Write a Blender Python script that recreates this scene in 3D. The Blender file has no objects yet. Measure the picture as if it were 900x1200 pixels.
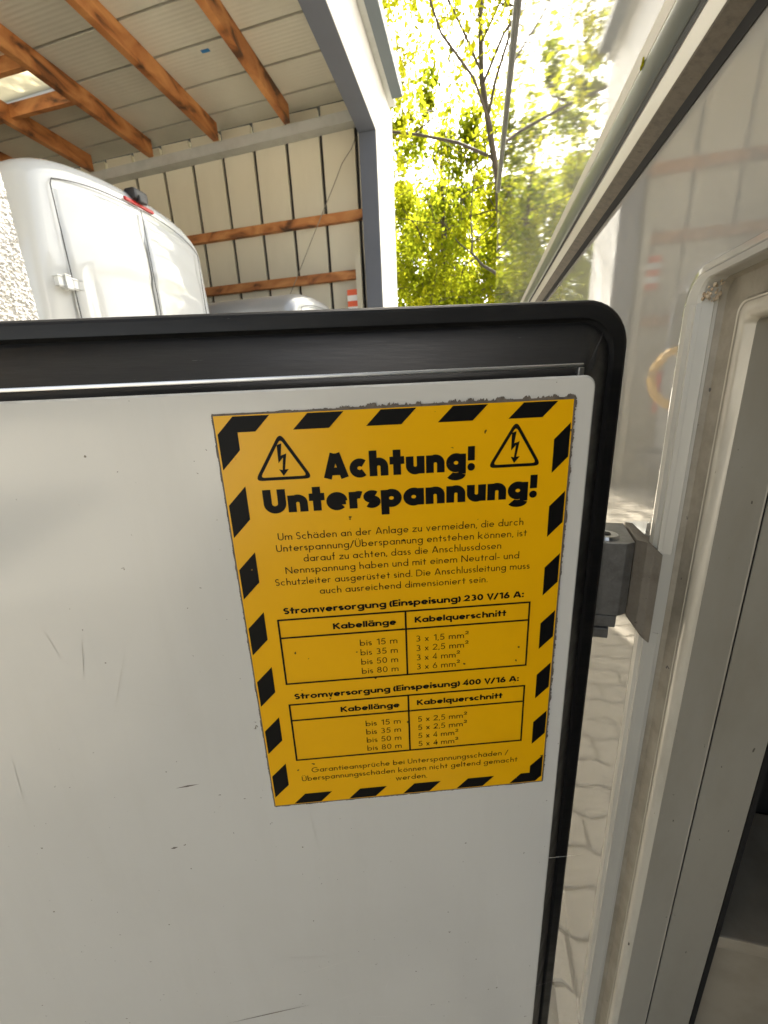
import bpy, bmesh, math, random
import numpy as np
from mathutils import Vector, Matrix
rng = random.Random(7)
scene = bpy.context.scene
COL = scene.collection

# ------------------------------------------------------------------ camera, sky, sun, exposure
H = 1.35                                           # eye height; heights below are given relative to it
cam_data = bpy.data.cameras.new('camera')
cam = bpy.data.objects.new('camera', cam_data)
COL.objects.link(cam)
f_px = 465.0
zc = -Vector((75, -1600, -f_px)).normalized()       # world up seen from the camera
yc = Vector((109, 141, -f_px)).normalized()         # direction along the trailer
yc = (yc - zc * yc.dot(zc)).normalized()
xc = yc.cross(zc)
cam.matrix_world = Matrix.Translation((0, 0, H)) @ Matrix((xc, yc, zc)).to_4x4()
cam_data.sensor_fit = 'HORIZONTAL'
cam_data.sensor_width = 36
cam_data.lens = f_px / 900 * 36
cam_data.clip_start = 0.01
cam_data.clip_end = 600
cam_data.dof.use_dof = True
cam_data.dof.focus_distance = 0.27
cam_data.dof.aperture_fstop = 20
scene.camera = cam

SUN_EL, SUN_AZ = math.radians(50), Vector((0.30, 0.954))   # azimuth as a horizontal direction towards the sun
world = bpy.data.worlds.new('World')
scene.world = world
world.use_nodes = True
wn = world.node_tree
sky = wn.nodes.new('ShaderNodeTexSky')
sky.sky_type = 'NISHITA'
sky.sun_disc = False
sky.sun_elevation = SUN_EL
sky.sun_rotation = math.atan2(SUN_AZ.x, SUN_AZ.y)
sky.dust_density = 5.0
sky.air_density = 0.8
bw = wn.nodes.new('ShaderNodeRGBToBW'); hz = wn.nodes.new('ShaderNodeMix'); hz.data_type = 'RGBA'   # thin bright haze: a paler sky
hz.inputs['Factor'].default_value = 0.55
wb = wn.nodes.new('ShaderNodeMix'); wb.data_type = 'RGBA'; wb.blend_type = 'MULTIPLY'; wb.inputs['Factor'].default_value = 1.0
wb.inputs['B'].default_value = (1.0, 0.965, 0.87, 1)
wn.links.new(sky.outputs[0], bw.inputs[0]); wn.links.new(sky.outputs[0], hz.inputs['A']); wn.links.new(bw.outputs[0], hz.inputs['B'])
wn.links.new(hz.outputs['Result'], wb.inputs['A']); wn.links.new(wb.outputs['Result'], wn.nodes['Background'].inputs[0])
wn.nodes['Background'].inputs[1].default_value = 0.15
sun_data = bpy.data.lights.new('sun', 'SUN')
sun_data.energy = 5.0
sun_data.angle = math.radians(0.5)
sun_data.color = (1.0, 0.93, 0.82)
sun = bpy.data.objects.new('sun', sun_data)
COL.objects.link(sun)
sd = Vector((SUN_AZ.x * math.cos(SUN_EL), SUN_AZ.y * math.cos(SUN_EL), math.sin(SUN_EL)))
sun.rotation_euler = sd.to_track_quat('Z', 'Y').to_euler()
scene.view_settings.view_transform = 'Standard'
scene.view_settings.look = 'None'
scene.view_settings.gamma = 1
scene.view_settings.exposure = 2.55
scene.cycles.max_bounces = 10
scene.cycles.diffuse_bounces = 6
scene.cycles.caustics_reflective = False
scene.cycles.caustics_refractive = False

# ------------------------------------------------------------------ materials
def mat(name, col, rough=0.5, metal=0.0, spec=0.5, noise=0.0, nscale=20, dark=None, bump=0.0, bscale=80, coat=0.0,
        stretch=(1, 1, 1), thresh=(0.45, 0.75), specks=None, trans=0.0, rvar=0.0, bdetail=3):
    m = bpy.data.materials.new(name)
    m.use_nodes = True
    nt = m.node_tree
    b = nt.nodes['Principled BSDF']
    b.inputs['Base Color'].default_value = (*col, 1)
    b.inputs['Roughness'].default_value = rough
    b.inputs['Metallic'].default_value = metal
    b.inputs['Specular IOR Level'].default_value = spec
    b.inputs['Coat Weight'].default_value = coat
    b.inputs['Coat Roughness'].default_value = 0.04
    if trans:
        b.inputs['Transmission Weight'].default_value = trans
    tc = nt.nodes.new('ShaderNodeTexCoord')
    mp = nt.nodes.new('ShaderNodeMapping')
    mp.inputs['Scale'].default_value = stretch
    nt.links.new(tc.outputs['Object'], mp.inputs[0])
    last = None
    def ramp_noise(scale, lo, hi, detail=6):
        n = nt.nodes.new('ShaderNodeTexNoise')
        n.inputs['Scale'].default_value = scale
        n.inputs['Detail'].default_value = detail
        n.inputs['Roughness'].default_value = 0.62
        nt.links.new(mp.outputs[0], n.inputs['Vector'])
        r = nt.nodes.new('ShaderNodeMapRange')
        r.inputs[1].default_value = lo
        r.inputs[2].default_value = hi
        nt.links.new(n.outputs[0], r.inputs[0])
        return r.outputs[0]
    src = None
    if noise > 0:
        f = ramp_noise(nscale, *thresh)
        mul = nt.nodes.new('ShaderNodeMath'); mul.operation = 'MULTIPLY'
        mul.inputs[1].default_value = noise
        nt.links.new(f, mul.inputs[0])
        mx = nt.nodes.new('ShaderNodeMix'); mx.data_type = 'RGBA'
        mx.inputs['A'].default_value = (*col, 1)
        d = dark if dark else tuple(c * 0.4 for c in col)
        mx.inputs['B'].default_value = (*d, 1)
        nt.links.new(mul.outputs[0], mx.inputs['Factor'])
        src = mx.outputs['Result']
    if specks:
        sc, th, c2 = specks
        f = ramp_noise(sc, th, th + 0.02, 2)
        mx = nt.nodes.new('ShaderNodeMix'); mx.data_type = 'RGBA'
        if src: nt.links.new(src, mx.inputs['A'])
        else: mx.inputs['A'].default_value = (*col, 1)
        mx.inputs['B'].default_value = (*c2, 1)
        nt.links.new(f, mx.inputs['Factor'])
        src = mx.outputs['Result']
    if src:
        nt.links.new(src, b.inputs['Base Color'])
    if rvar:
        f = ramp_noise(nscale * 0.7, 0.3, 0.7)
        r = nt.nodes.new('ShaderNodeMapRange')
        r.inputs[3].default_value = rough - rvar; r.inputs[4].default_value = rough + rvar
        nt.links.new(f, r.inputs[0]); nt.links.new(r.outputs[0], b.inputs['Roughness'])
    if bump > 0:
        n = nt.nodes.new('ShaderNodeTexNoise')
        n.inputs['Scale'].default_value = bscale
        n.inputs['Detail'].default_value = bdetail
        nt.links.new(mp.outputs[0], n.inputs['Vector'])
        bp = nt.nodes.new('ShaderNodeBump')
        bp.inputs['Strength'].default_value = 1.0
        bp.inputs['Distance'].default_value = bump
        nt.links.new(n.outputs[0], bp.inputs['Height'])
        nt.links.new(bp.outputs[0], b.inputs['Normal'])
    return m

M = {}
M['body'] = mat('trailer_paint', (0.40, 0.395, 0.37), 0.016, metal=0.26, spec=0.8, noise=0.10, nscale=9, dark=(0.34, 0.33, 0.30),
                bump=0.000013, bscale=200, bdetail=2)
M['panel'] = mat('hatch_white', (0.66, 0.65, 0.61), 0.13, spec=0.5, noise=0.22, nscale=6, dark=(0.55, 0.53, 0.48),
                 specks=(210, 0.745, (0.2, 0.18, 0.14)), bump=0.00004, bscale=22)
def streaks(m):
    # wiped smears and run marks: long faint streaks in colour and gloss
    nt = m.node_tree; b = nt.nodes['Principled BSDF']
    tc = nt.nodes.new('ShaderNodeTexCoord'); mp = nt.nodes.new('ShaderNodeMapping')
    mp.inputs['Rotation'].default_value = (0, 0.25, 0); mp.inputs['Scale'].default_value = (16, 16, 2.2)
    nt.links.new(tc.outputs['Object'], mp.inputs[0])
    n = nt.nodes.new('ShaderNodeTexNoise'); n.inputs['Scale'].default_value = 1.0; n.inputs['Detail'].default_value = 7; n.inputs['Roughness'].default_value = 0.7
    nt.links.new(mp.outputs[0], n.inputs['Vector'])
    r = nt.nodes.new('ShaderNodeMapRange'); r.inputs[1].default_value = 0.48; r.inputs[2].default_value = 0.8; r.inputs[4].default_value = 0.16
    nt.links.new(n.outputs[0], r.inputs[0])
    mx = nt.nodes.new('ShaderNodeMix'); mx.data_type = 'RGBA'
    nt.links.new(b.inputs['Base Color'].links[0].from_socket, mx.inputs['A'])
    mx.inputs['B'].default_value = (0.46, 0.43, 0.37, 1)
    nt.links.new(r.outputs[0], mx.inputs['Factor']); nt.links.new(mx.outputs['Result'], b.inputs['Base Color'])
    r2 = nt.nodes.new('ShaderNodeMapRange'); r2.inputs[1].default_value = 0.35; r2.inputs[2].default_value = 0.7
    r2.inputs[3].default_value = 0.10; r2.inputs[4].default_value = 0.26
    nt.links.new(n.outputs[0], r2.inputs[0]); nt.links.new(r2.outputs[0], b.inputs['Roughness'])
streaks(M['panel'])
M['panel_edge'] = mat('panel_edge', (0.55, 0.55, 0.53), 0.4, noise=0.5, nscale=60, dark=(0.25, 0.24, 0.22))
M['rubber'] = mat('black_rubber', (0.007, 0.007, 0.0075), 0.45, spec=0.28, noise=0.7, nscale=30, dark=(0.018, 0.0175, 0.016),
                  stretch=(0.3, 1, 3), bump=0.0001, bscale=160, specks=(190, 0.755, (0.06, 0.06, 0.055)), rvar=0.1)
M['hairline'] = mat('hairline', (0.57, 0.555, 0.51), 0.35)
M['gap'] = mat('dark_gap', (0.006, 0.006, 0.006), 0.8)
M['alu'] = mat('aluminium', (0.62, 0.63, 0.64), 0.30, metal=1.0, noise=0.4, nscale=40, dark=(0.35, 0.35, 0.34))
M['cast'] = mat('cast_metal', (0.19, 0.19, 0.185), 0.42, metal=0.6, noise=0.7, nscale=90, dark=(0.09, 0.085, 0.08), bump=0.00035, bscale=260)
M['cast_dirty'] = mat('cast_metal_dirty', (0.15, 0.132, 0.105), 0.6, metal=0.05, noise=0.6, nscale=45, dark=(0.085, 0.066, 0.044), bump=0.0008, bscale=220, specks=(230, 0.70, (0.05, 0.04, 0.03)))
M['frame'] = mat('frame_paint', (0.28, 0.265, 0.225), 0.40, spec=0.5, noise=0.5, nscale=14, dark=(0.18, 0.16, 0.12),
                 specks=(260, 0.73, (0.07, 0.06, 0.045)), stretch=(1, 1, 0.35), rvar=0.1)
M['bead'] = mat('bead_highlight', (0.46, 0.43, 0.36), 0.16, spec=0.7, noise=0.5, nscale=40, dark=(0.27, 0.24, 0.18), stretch=(1, 1, 0.3), specks=(240, 0.72, (0.06, 0.05, 0.04)))  # paler than the frame: the bead's sky highlight is put into the colour
M['frame_dirty'] = mat('frame_dirty', (0.235, 0.212, 0.168), 0.5, noise=0.65, nscale=60, dark=(0.12, 0.10, 0.07),
                       thresh=(0.36, 0.7), specks=(110, 0.71, (0.04, 0.035, 0.03)), stretch=(1, 1, 0.8), bump=0.0004, bscale=120)
M['seal'] = mat('grey_seal', (0.36, 0.355, 0.325), 0.28, spec=0.5, noise=0.35, nscale=26, dark=(0.24, 0.23, 0.20), stretch=(1, 1, 0.15))
M['sealant'] = mat('sealant', (0.34, 0.28, 0.20), 0.3, noise=0.8, nscale=90, dark=(0.25, 0.16, 0.08), bump=0.002, bscale=110)
M['rail_alu'] = mat('rail_beige', (0.47, 0.445, 0.385), 0.42, noise=0.5, nscale=25, dark=(0.36, 0.32, 0.25), stretch=(1, 0.15, 1), specks=(70, 0.73, (0.1, 0.08, 0.06)))
M['rail_under'] = mat('rail_grime_shade', (0.085, 0.07, 0.052), 0.6, noise=0.9, nscale=140, dark=(0.03, 0.025, 0.02), bump=0.0004, bscale=150)  # grime and the shade under the rail, both put into this dark colour
M['rail_rubber'] = mat('rail_rubber', (0.085, 0.095, 0.085), 0.33, noise=0.4, nscale=20, dark=(0.05, 0.055, 0.05), stretch=(1, 0.1, 1))
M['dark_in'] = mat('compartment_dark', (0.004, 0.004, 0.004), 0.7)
M['ledge'] = mat('compartment_floor', (0.30, 0.265, 0.205), 0.55, noise=0.6, nscale=14, dark=(0.17, 0.145, 0.105))
M['yellow'] = mat('yellow_film', (0.87, 0.455, 0.003), 0.30, spec=0.35, noise=0.14, nscale=22, dark=(0.66, 0.29, 0.004),
                  specks=(140, 0.735, (0.09, 0.05, 0.01)), bump=0.00007, bscale=45)
M['ink'] = mat('black_ink', (0.005, 0.005, 0.005), 0.5, spec=0.15, specks=(150, 0.76, (0.25, 0.15, 0.03)))
M['residue'] = mat('grime_edge', (0.15, 0.125, 0.10), 0.7, noise=0.8, nscale=160, dark=(0.04, 0.035, 0.03), bump=0.0006, bscale=400)
M['steel_grey'] = mat('grey_steel', (0.085, 0.095, 0.12), 0.45, noise=0.3, nscale=3, dark=(0.065, 0.072, 0.09))
M['pale'] = mat('pale_sheet', (0.62, 0.62, 0.62), 0.5, noise=0.4, nscale=4, dark=(0.45, 0.45, 0.46), stretch=(1, 1, 0.2))
M['gutter'] = mat('gutter_grey', (0.06, 0.075, 0.085), 0.4)
M['wallpanel'] = mat('cream_panel', (0.62, 0.58, 0.46), 0.55, noise=0.3, nscale=2.5, dark=(0.46, 0.42, 0.32), stretch=(1, 1, 0.3))
M['joint'] = mat('joint_dark', (0.02, 0.02, 0.02), 0.8)
M['galv'] = mat('galvanised', (0.48, 0.49, 0.47), 0.5, metal=0.3, noise=0.5, nscale=6, dark=(0.32, 0.32, 0.30))
M['vanwhite'] = mat('van_white', (0.58, 0.60, 0.60), 0.10, spec=0.5, coat=0.5, bump=0.0003, bscale=3)
M['vancorner'] = mat('van_side', (0.66, 0.64, 0.58), 0.25, coat=0.2)
M['silver'] = mat('silver_paint', (0.30, 0.31, 0.32), 0.3, metal=0.3, coat=0.5)
M['glass'] = mat('dark_glass', (0.02, 0.022, 0.024), 0.06, spec=0.7)
M['plastic'] = mat('black_plastic', (0.02, 0.02, 0.022), 0.45)
M['red'] = mat('red_lens', (0.50, 0.012, 0.012), 0.2)
M['tyre'] = mat('tyre', (0.02, 0.02, 0.02), 0.7)
M['stucco'] = mat('white_stucco', (0.78, 0.77, 0.74), 0.85, noise=0.5, nscale=60, dark=(0.62, 0.60, 0.56))
M['yhose'] = mat('yellow_hose', (0.75, 0.42, 0.02), 0.35)
M['orange'] = mat('orange_red', (0.75, 0.11, 0.03), 0.4)
M['white'] = mat('white_paint', (0.78, 0.78, 0.76), 0.5)
M['cable'] = mat('grey_cable', (0.20, 0.18, 0.14), 0.6)
M['blue'] = mat('blue_tape', (0.02, 0.16, 0.38), 0.5)
M['bark'] = mat('bark', (0.06, 0.048, 0.038), 0.85, noise=0.6, nscale=10, dark=(0.035, 0.028, 0.023))
M['ground'] = mat('ground_concrete', (0.36, 0.34, 0.29), 0.8, noise=0.5, nscale=1.2, dark=(0.26, 0.245, 0.205))
M['joint_sand'] = mat('joint_sand', (0.21, 0.19, 0.15), 0.9, noise=0.5, nscale=20)
M['paver'] = mat('paver_concrete', (0.48, 0.44, 0.365), 0.78, noise=0.5, nscale=7, dark=(0.24, 0.22, 0.18), specks=(60, 0.68, (0.5, 0.47, 0.4)), bump=0.002, bscale=120)

def wood_mat():
    m = bpy.data.materials.new('timber'); m.use_nodes = True
    nt = m.node_tree; b = nt.nodes['Principled BSDF']; b.inputs['Roughness'].default_value = 0.6
    tc = nt.nodes.new('ShaderNodeTexCoord'); mp = nt.nodes.new('ShaderNodeMapping')
    mp.inputs['Scale'].default_value = (3.0, 3.0, 6)
    nt.links.new(tc.outputs['Object'], mp.inputs[0])
    inf = nt.nodes.new('ShaderNodeObjectInfo')
    ad = nt.nodes.new('ShaderNodeVectorMath'); ad.operation = 'ADD'
    cmb = nt.nodes.new('ShaderNodeCombineXYZ')
    mu = nt.nodes.new('ShaderNodeMath'); mu.operation = 'MULTIPLY'; mu.inputs[1].default_value = 40
    nt.links.new(inf.outputs['Random'], mu.inputs[0]); nt.links.new(mu.outputs[0], cmb.inputs[0])
    nt.links.new(mp.outputs[0], ad.inputs[0]); nt.links.new(cmb.outputs[0], ad.inputs[1])
    n = nt.nodes.new('ShaderNodeTexNoise'); n.inputs['Scale'].default_value = 0.9; n.inputs['Detail'].default_value = 9
    n.inputs['Roughness'].default_value = 0.50; n.inputs['Distortion'].default_value = 0.8
    nt.links.new(ad.outputs[0], n.inputs['Vector'])
    cr = nt.nodes.new('ShaderNodeValToRGB')
    e = cr.color_ramp.elements
    e[0].position = 0.33; e[0].color = (0.07, 0.025, 0.008, 1)
    e[1].position = 0.72; e[1].color = (0.58, 0.27, 0.09, 1)
    k = cr.color_ramp.elements.new(0.46); k.color = (0.36, 0.13, 0.035, 1)
    nt.links.new(n.outputs[0], cr.inputs[0]); nt.links.new(cr.outputs[0], b.inputs['Base Color'])
    return m
M['wood'] = wood_mat()

def ceil_mat():
    m = mat('ceiling_panel', (0.60, 0.58, 0.49), 0.55, noise=0.45, nscale=1.6, dark=(0.42, 0.40, 0.33))
    nt = m.node_tree; b = nt.nodes['Principled BSDF']
    tc = nt.nodes.new('ShaderNodeTexCoord')
    w = nt.nodes.new('ShaderNodeTexWave'); w.bands_direction = 'Y'; w.inputs['Scale'].default_value = 6.5
    w.inputs['Distortion'].default_value = 0.15
    nt.links.new(tc.outputs['Object'], w.inputs['Vector'])
    bp = nt.nodes.new('ShaderNodeBump'); bp.inputs['Distance'].default_value = 0.0012
    nt.links.new(w.outputs['Fac'], bp.inputs['Height']); nt.links.new(bp.outputs[0], b.inputs['Normal'])
    return m
M['ceiling'] = ceil_mat()

def leaf_mat(name, c1, c2):
    m = bpy.data.materials.new(name); m.use_nodes = True
    nt = m.node_tree; nt.nodes.remove(nt.nodes['Principled BSDF'])
    out = nt.nodes['Material Output']
    tc = nt.nodes.new('ShaderNodeTexCoord'); n = nt.nodes.new('ShaderNodeTexNoise')
    n.inputs['Scale'].default_value = 0.9; n.inputs['Detail'].default_value = 5
    nt.links.new(tc.outputs['Object'], n.inputs['Vector'])
    mx = nt.nodes.new('ShaderNodeMix'); mx.data_type = 'RGBA'
    mx.inputs['A'].default_value = (*c1, 1); mx.inputs['B'].default_value = (*c2, 1)
    mr = nt.nodes.new('ShaderNodeMapRange'); mr.inputs[1].default_value = 0.35; mr.inputs[2].default_value = 0.65
    nt.links.new(n.outputs[0], mr.inputs[0]); nt.links.new(mr.outputs[0], mx.inputs['Factor'])
    d = nt.nodes.new('ShaderNodeBsdfDiffuse'); t = nt.nodes.new('ShaderNodeBsdfTranslucent')
    nt.links.new(mx.outputs['Result'], d.inputs[0]); nt.links.new(mx.outputs['Result'], t.inputs[0])
    ms = nt.nodes.new('ShaderNodeMixShader'); ms.inputs[0].default_value = 0.62
    nt.links.new(d.outputs[0], ms.inputs[1]); nt.links.new(t.outputs[0], ms.inputs[2])
    nt.links.new(ms.outputs[0], out.inputs[0])
    return m
M['leaf_a'] = leaf_mat('leaf_yellow', (0.42, 0.405, 0.018), (0.28, 0.32, 0.016))
M['leaf_b'] = leaf_mat('leaf_green', (0.29, 0.31, 0.014), (0.15, 0.20, 0.012))

def sky_sheet():
    m = bpy.data.materials.new('rooflight_sheet'); m.use_nodes = True
    nt = m.node_tree; nt.nodes.remove(nt.nodes['Principled BSDF'])
    t = nt.nodes.new('ShaderNodeBsdfTranslucent'); t.inputs[0].default_value = (0.55, 0.52, 0.42, 1)
    nt.links.new(t.outputs[0], nt.nodes['Material Output'].inputs[0])
    return m
M['rooflight'] = sky_sheet()

# ------------------------------------------------------------------ mesh helpers
def tag(o, label=None, cat=None, group=None, kind=None):
    if label: o['label'] = label
    if cat: o['category'] = cat
    if group: o['group'] = group
    if kind: o['kind'] = kind
    return o

def empty(name, loc=(0, 0, 0)):
    o = bpy.data.objects.new(name, None); o.location = loc; COL.objects.link(o); o.empty_display_size = 0.1
    WLOC[o.name] = tuple(loc)
    return o

def adopt(o, parent):
    # everything is modelled in world space: meshes sit at the origin, empties are only translated
    o.parent = parent
    o.matrix_parent_inverse = Matrix.Translation(-Vector(WLOC.get(parent.name, (0, 0, 0))))

WLOC = {}
def link(name, me, m, parent=None, smooth=False):
    if m: me.materials.append(M[m])
    if smooth:
        for p in me.polygons: p.use_smooth = True
    o = bpy.data.objects.new(name, me); COL.objects.link(o)
    if parent: adopt(o, parent)
    return o

def pyd(name, v, f, m, parent=None, smooth=False):
    me = bpy.data.meshes.new(name)
    me.from_pydata([tuple(p) for p in v], [], f); me.validate(); me.update()
    return link(name, me, m, parent, smooth)

def bm_obj(name, bm, m, parent=None, smooth=False):
    bmesh.ops.recalc_face_normals(bm, faces=bm.faces)
    me = bpy.data.meshes.new(name); bm.to_mesh(me); bm.free()
    return link(name, me, m, parent, smooth)

def add_box(bm, lo, hi, bev=0.0, fn=None):
    r = bmesh.ops.create_cube(bm, size=1)
    vs = r['verts']
    for v in vs:
        v.co = Vector([(lo[i] + hi[i]) / 2 + v.co[i] * (hi[i] - lo[i]) for i in range(3)])
    if bev:
        es = list({e for v in vs for e in v.link_edges})
        r2 = bmesh.ops.bevel(bm, geom=es, offset=bev, segments=2, affect='EDGES', profile=0.6)
        vs = list({v for f in r2['faces'] for v in f.verts} | {v for v in vs if v.is_valid})
    if fn:
        for v in vs: v.co = fn(v.co)
    return vs

def box(name, lo, hi, m, parent=None, bev=0.0, fn=None):
    bm = bmesh.new(); add_box(bm, lo, hi, bev, fn)
    return bm_obj(name, bm, m, parent)

def loft(name, loops, m, parent=None, closed=True, caps=False, smooth=False):
    n = len(loops[0]); v = [p for l in loops for p in l]; f = []
    for i in range(len(loops) - 1):
        for j in range(n if closed else n - 1):
            k = (j + 1) % n
            f.append((i * n + j, i * n + k, (i + 1) * n + k, (i + 1) * n + j))
    if caps:
        f.append(tuple(range(n))[::-1]); f.append(tuple((len(loops) - 1) * n + j for j in range(n)))
    return pyd(name, v, f, m, parent, smooth)

def tube_verts(path, rad, sides=8, v=None, f=None):
    v = [] if v is None else v; f = [] if f is None else f
    n = len(path); base = len(v)
    for i, p in enumerate(path):
        p = Vector(p)
        t = (Vector(path[min(i + 1, n - 1)]) - Vector(path[max(i - 1, 0)])).normalized()
        a = t.cross(Vector((0, 0, 1)))
        if a.length < 0.05: a = t.cross(Vector((1, 0, 0)))
        a.normalize(); b = t.cross(a)
        r = rad[i] if hasattr(rad, '__len__') else rad
        for k in range(sides):
            an = 2 * math.pi * k / sides
            v.append(p + a * (r * math.cos(an)) + b * (r * math.sin(an)))
    for i in range(n - 1):
        for k in range(sides):
            k2 = (k + 1) % sides
            f.append((base + i * sides + k, base + i * sides + k2, base + (i + 1) * sides + k2, base + (i + 1) * sides + k))
    f.append(tuple(base + k for k in range(sides))[::-1]); f.append(tuple(base + (n - 1) * sides + k for k in range(sides)))
    return v, f

def tube(name, path, rad, m, parent=None, sides=8):
    v, f = tube_verts(path, rad, sides)
    return pyd(name, v, f, m, parent, True)

def rrect(a0, a1, b0, b1, r, seg=8):
    pts = []
    for (ca, cb, s) in ((a1 - r, b1 - r, 0), (a0 + r, b1 - r, 1), (a0 + r, b0 + r, 2), (a1 - r, b0 + r, 3)):
        for k in range(seg + 1):
            an = math.pi / 2 * (s + k / seg)
            pts.append((ca + r * math.cos(an), cb + r * math.sin(an)))
    return pts

# ------------------------------------------------------------------ ground and paving
gm = []
ground = pyd('ground', [(-150, -150, -0.012), (150, -150, -0.012), (150, 150, -0.012), (-150, 150, -0.012)], [(0, 1, 2, 3)], 'ground')
tag(ground, kind='structure')
def paver_mesh():
    # interlocking block with wavy long sides
    L, Wd, n = 0.222, 0.110, 10
    def wave(t): return 0.011 * math.sin(2 * math.pi * t * 2)
    pts = []
    g = 0.0042
    for i in range(n + 1): t = i / n; pts.append((-L / 2 + g + t * (L - 2 * g), -Wd / 2 + g + wave(t)))
    for i in range(n, -1, -1): t = i / n; pts.append((-L / 2 + g + t * (L - 2 * g), Wd / 2 - g + wave(t)))
    c = 0.004
    cx = [(x * (1 - 2 * c / L), y - math.copysign(c, y) * 0.9) for x, y in pts]
    loops = [[(x, y, -0.05) for x, y in pts], [(x, y, -0.004) for x, y in pts], [(x, y, 0) for x, y in cx]]
    nn = len(pts); v = [p for l in loops for p in l]; f = []
    for i in range(2):
        for j in range(nn):
            k = (j + 1) % nn
            f.append((i * nn + j, i * nn + k, (i + 1) * nn + k, (i + 1) * nn + j))
    f.append(tuple(2 * nn + j for j in range(nn)))
    return v, f
pv, pf = paver_mesh()
paving = box('paving', (-9.5, -3.0, -0.008), (6, 7.4, -0.004), 'joint_sand'); tag(paving, kind='structure')
pme = bpy.data.meshes.new('paver'); pme.from_pydata(pv, [], pf); pme.update(); pme.materials.append(M['paver'])
cells = []
for i in range(-14, 4):
    for j in range(-2, 56):
        y = 0.15 + j * 0.110; x = 0.05 + i * 0.222 + (0.111 if j % 2 else 0)
        cells.append((abs(x + 0.55) * 0.9 + abs(y - 2.2) * 0.45, x, y))
cells.sort()
rest_v, rest_f = [], []
for k, (_, x, y) in enumerate(cells):
    dz, rz = rng.uniform(-0.0015, 0.0015), rng.uniform(-0.008, 0.008)
    if k < 300:
        o = bpy.data.objects.new('paver', pme); o.location = (x, y, 0.002 + dz); o.rotation_euler.z = rz
        COL.objects.link(o); o.parent = paving
    else:
        b = len(rest_v)
        rest_v += [(px + x, py + y, pz + 0.002 + dz) for px, py, pz in pv]
        rest_f += [tuple(b + q for q in fc) for fc in pf]
tag(pyd('outer_pavers', rest_v, rest_f, 'paver', paving), kind='stuff')

# ------------------------------------------------------------------ shed
shed = tag(empty('open_shed', (-4.5, 6.0, 0)), 'open-fronted shed with cream panel walls, timber roof beams and grey steel edge frame', 'shed')
XL, XR = -9.2, -1.52            # inside left, inside right
YW = 6.28                       # back wall
def ceil_z(x): return H + 3.735 + (x + 3.0) * 0.022
x = -1.64 - 0.024
k = 0
while x > XL:
    x0 = x - 0.5 + 0.048
    zt = ceil_z(x) - 0.01
    box('wall_panel', (x0, YW, 0.0), (x, YW + 0.06, zt), 'wallpanel', shed)
    x -= 0.5
box('wall_panel', (-1.64 + 0.024, YW, 0), (-1.521, YW + 0.06, ceil_z(-1.6) - 0.01), 'wallpanel', shed)
box('wall_backing', (XL, YW + 0.045, 0), (-1.523, YW + 0.10, H + 3.55), 'joint', shed)
box('side_wall', (XL - 0.1, -4.0, 0), (XL, YW + 0.1, H + 3.6), 'wallpanel', shed)
# ceiling panels run left-right, their joints across the view
y = YW - 0.002; k = 0
def slab(name, x0, x1, y0, y1, z0off, z1off, m):
    v = []
    for yy in (y0, y1):
        for xx in (x0, x1):
            v += [(xx, yy, ceil_z(xx) + z0off), (xx, yy, ceil_z(xx) + z1off)]
    f = [(0, 2, 6, 4), (1, 5, 7, 3), (0, 1, 3, 2), (4, 6, 7, 5), (0, 4, 5, 1), (2, 3, 7, 6)]
    return pyd(name, v, f, m, shed)
joints = [6.27, 5.93, 5.45, 4.96, 4.48, 3.99, 3.5, 3.0, 2.5, 2.0, 1.5, 1.0, 0.5, 0, -0.5, -1, -1.5, -2, -2.5, -3, -3.5, -4]
for a, b in zip(joints[:-1], joints[1:]):
    if abs(a - 4.96) < 0.01:
        slab('ceiling_panel', -4.72, XR - 0.001, b + 0.034, a, 0, 0.05, 'ceiling')
        slab('rooflight', XL, -4.73, b + 0.03, a - 0.002, 0.002, 0.006, 'rooflight')
        box('rooflight_trimmer', (XL, a + 0.002, ceil_z(-6) - 0.14), (-4.725, a + 0.06, ceil_z(-6) - 0.005), 'wood', shed)
        box('rooflight_trimmer', (XL, b - 0.06, ceil_z(-6) - 0.14), (-4.725, b - 0.002, ceil_z(-6) - 0.005), 'wood', shed)
    else:
        slab('ceiling_panel', XL, XR - 0.001, b + 0.034, a, 0, 0.05, 'ceiling')
slab('roof_deck', -4.725, XR - 0.001, -4, YW + 0.4, 0.052, 0.10, 'joint')
slab('roof_deck', XL, -4.726, -4, 4.47, 0.052, 0.10, 'joint')
slab('roof_deck', XL, -4.726, 4.97, YW + 0.4, 0.052, 0.10, 'joint')
for i, xb in enumerate((-2.57, -3.645, -4.72, -5.79, -6.86, -7.9)):
    zt = ceil_z(xb) - 0.003
    box('roof_beam', (xb, -4.0, zt - 0.205), (xb + 0.085, 6.10, zt), 'wood', shed, bev=0.006)
# galvanised channel on the wall under the beams
zc0 = H + 3.40
def tiltz(zr): return lambda c: Vector((c.x, c.y, c.z + (c.x + 3.6) * 0.022))
bm = bmesh.new()
add_box(bm, (XL, 6.13, zc0), (-1.525, 6.275, zc0 + 0.008), 0, tiltz(0))
add_box(bm, (XL, 6.13, zc0 + 0.009), (-1.525, 6.138, zc0 + 0.12), 0, tiltz(0))
add_box(bm, (XL, 6.135, zc0 + 0.121), (-1.525, 6.275, zc0 + 0.128), 0, tiltz(0))
bm_obj('steel_channel', bm, 'galv', shed)
for zr, x1 in ((2.36, -1.585), (1.635, -1.70), (0.7, -1.70)):
    box('wall_girt', (XL, 6.20, H + zr + 0.02), (x1, 6.279, H + zr + 0.135), 'wood', shed, bev=0.005)
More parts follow.
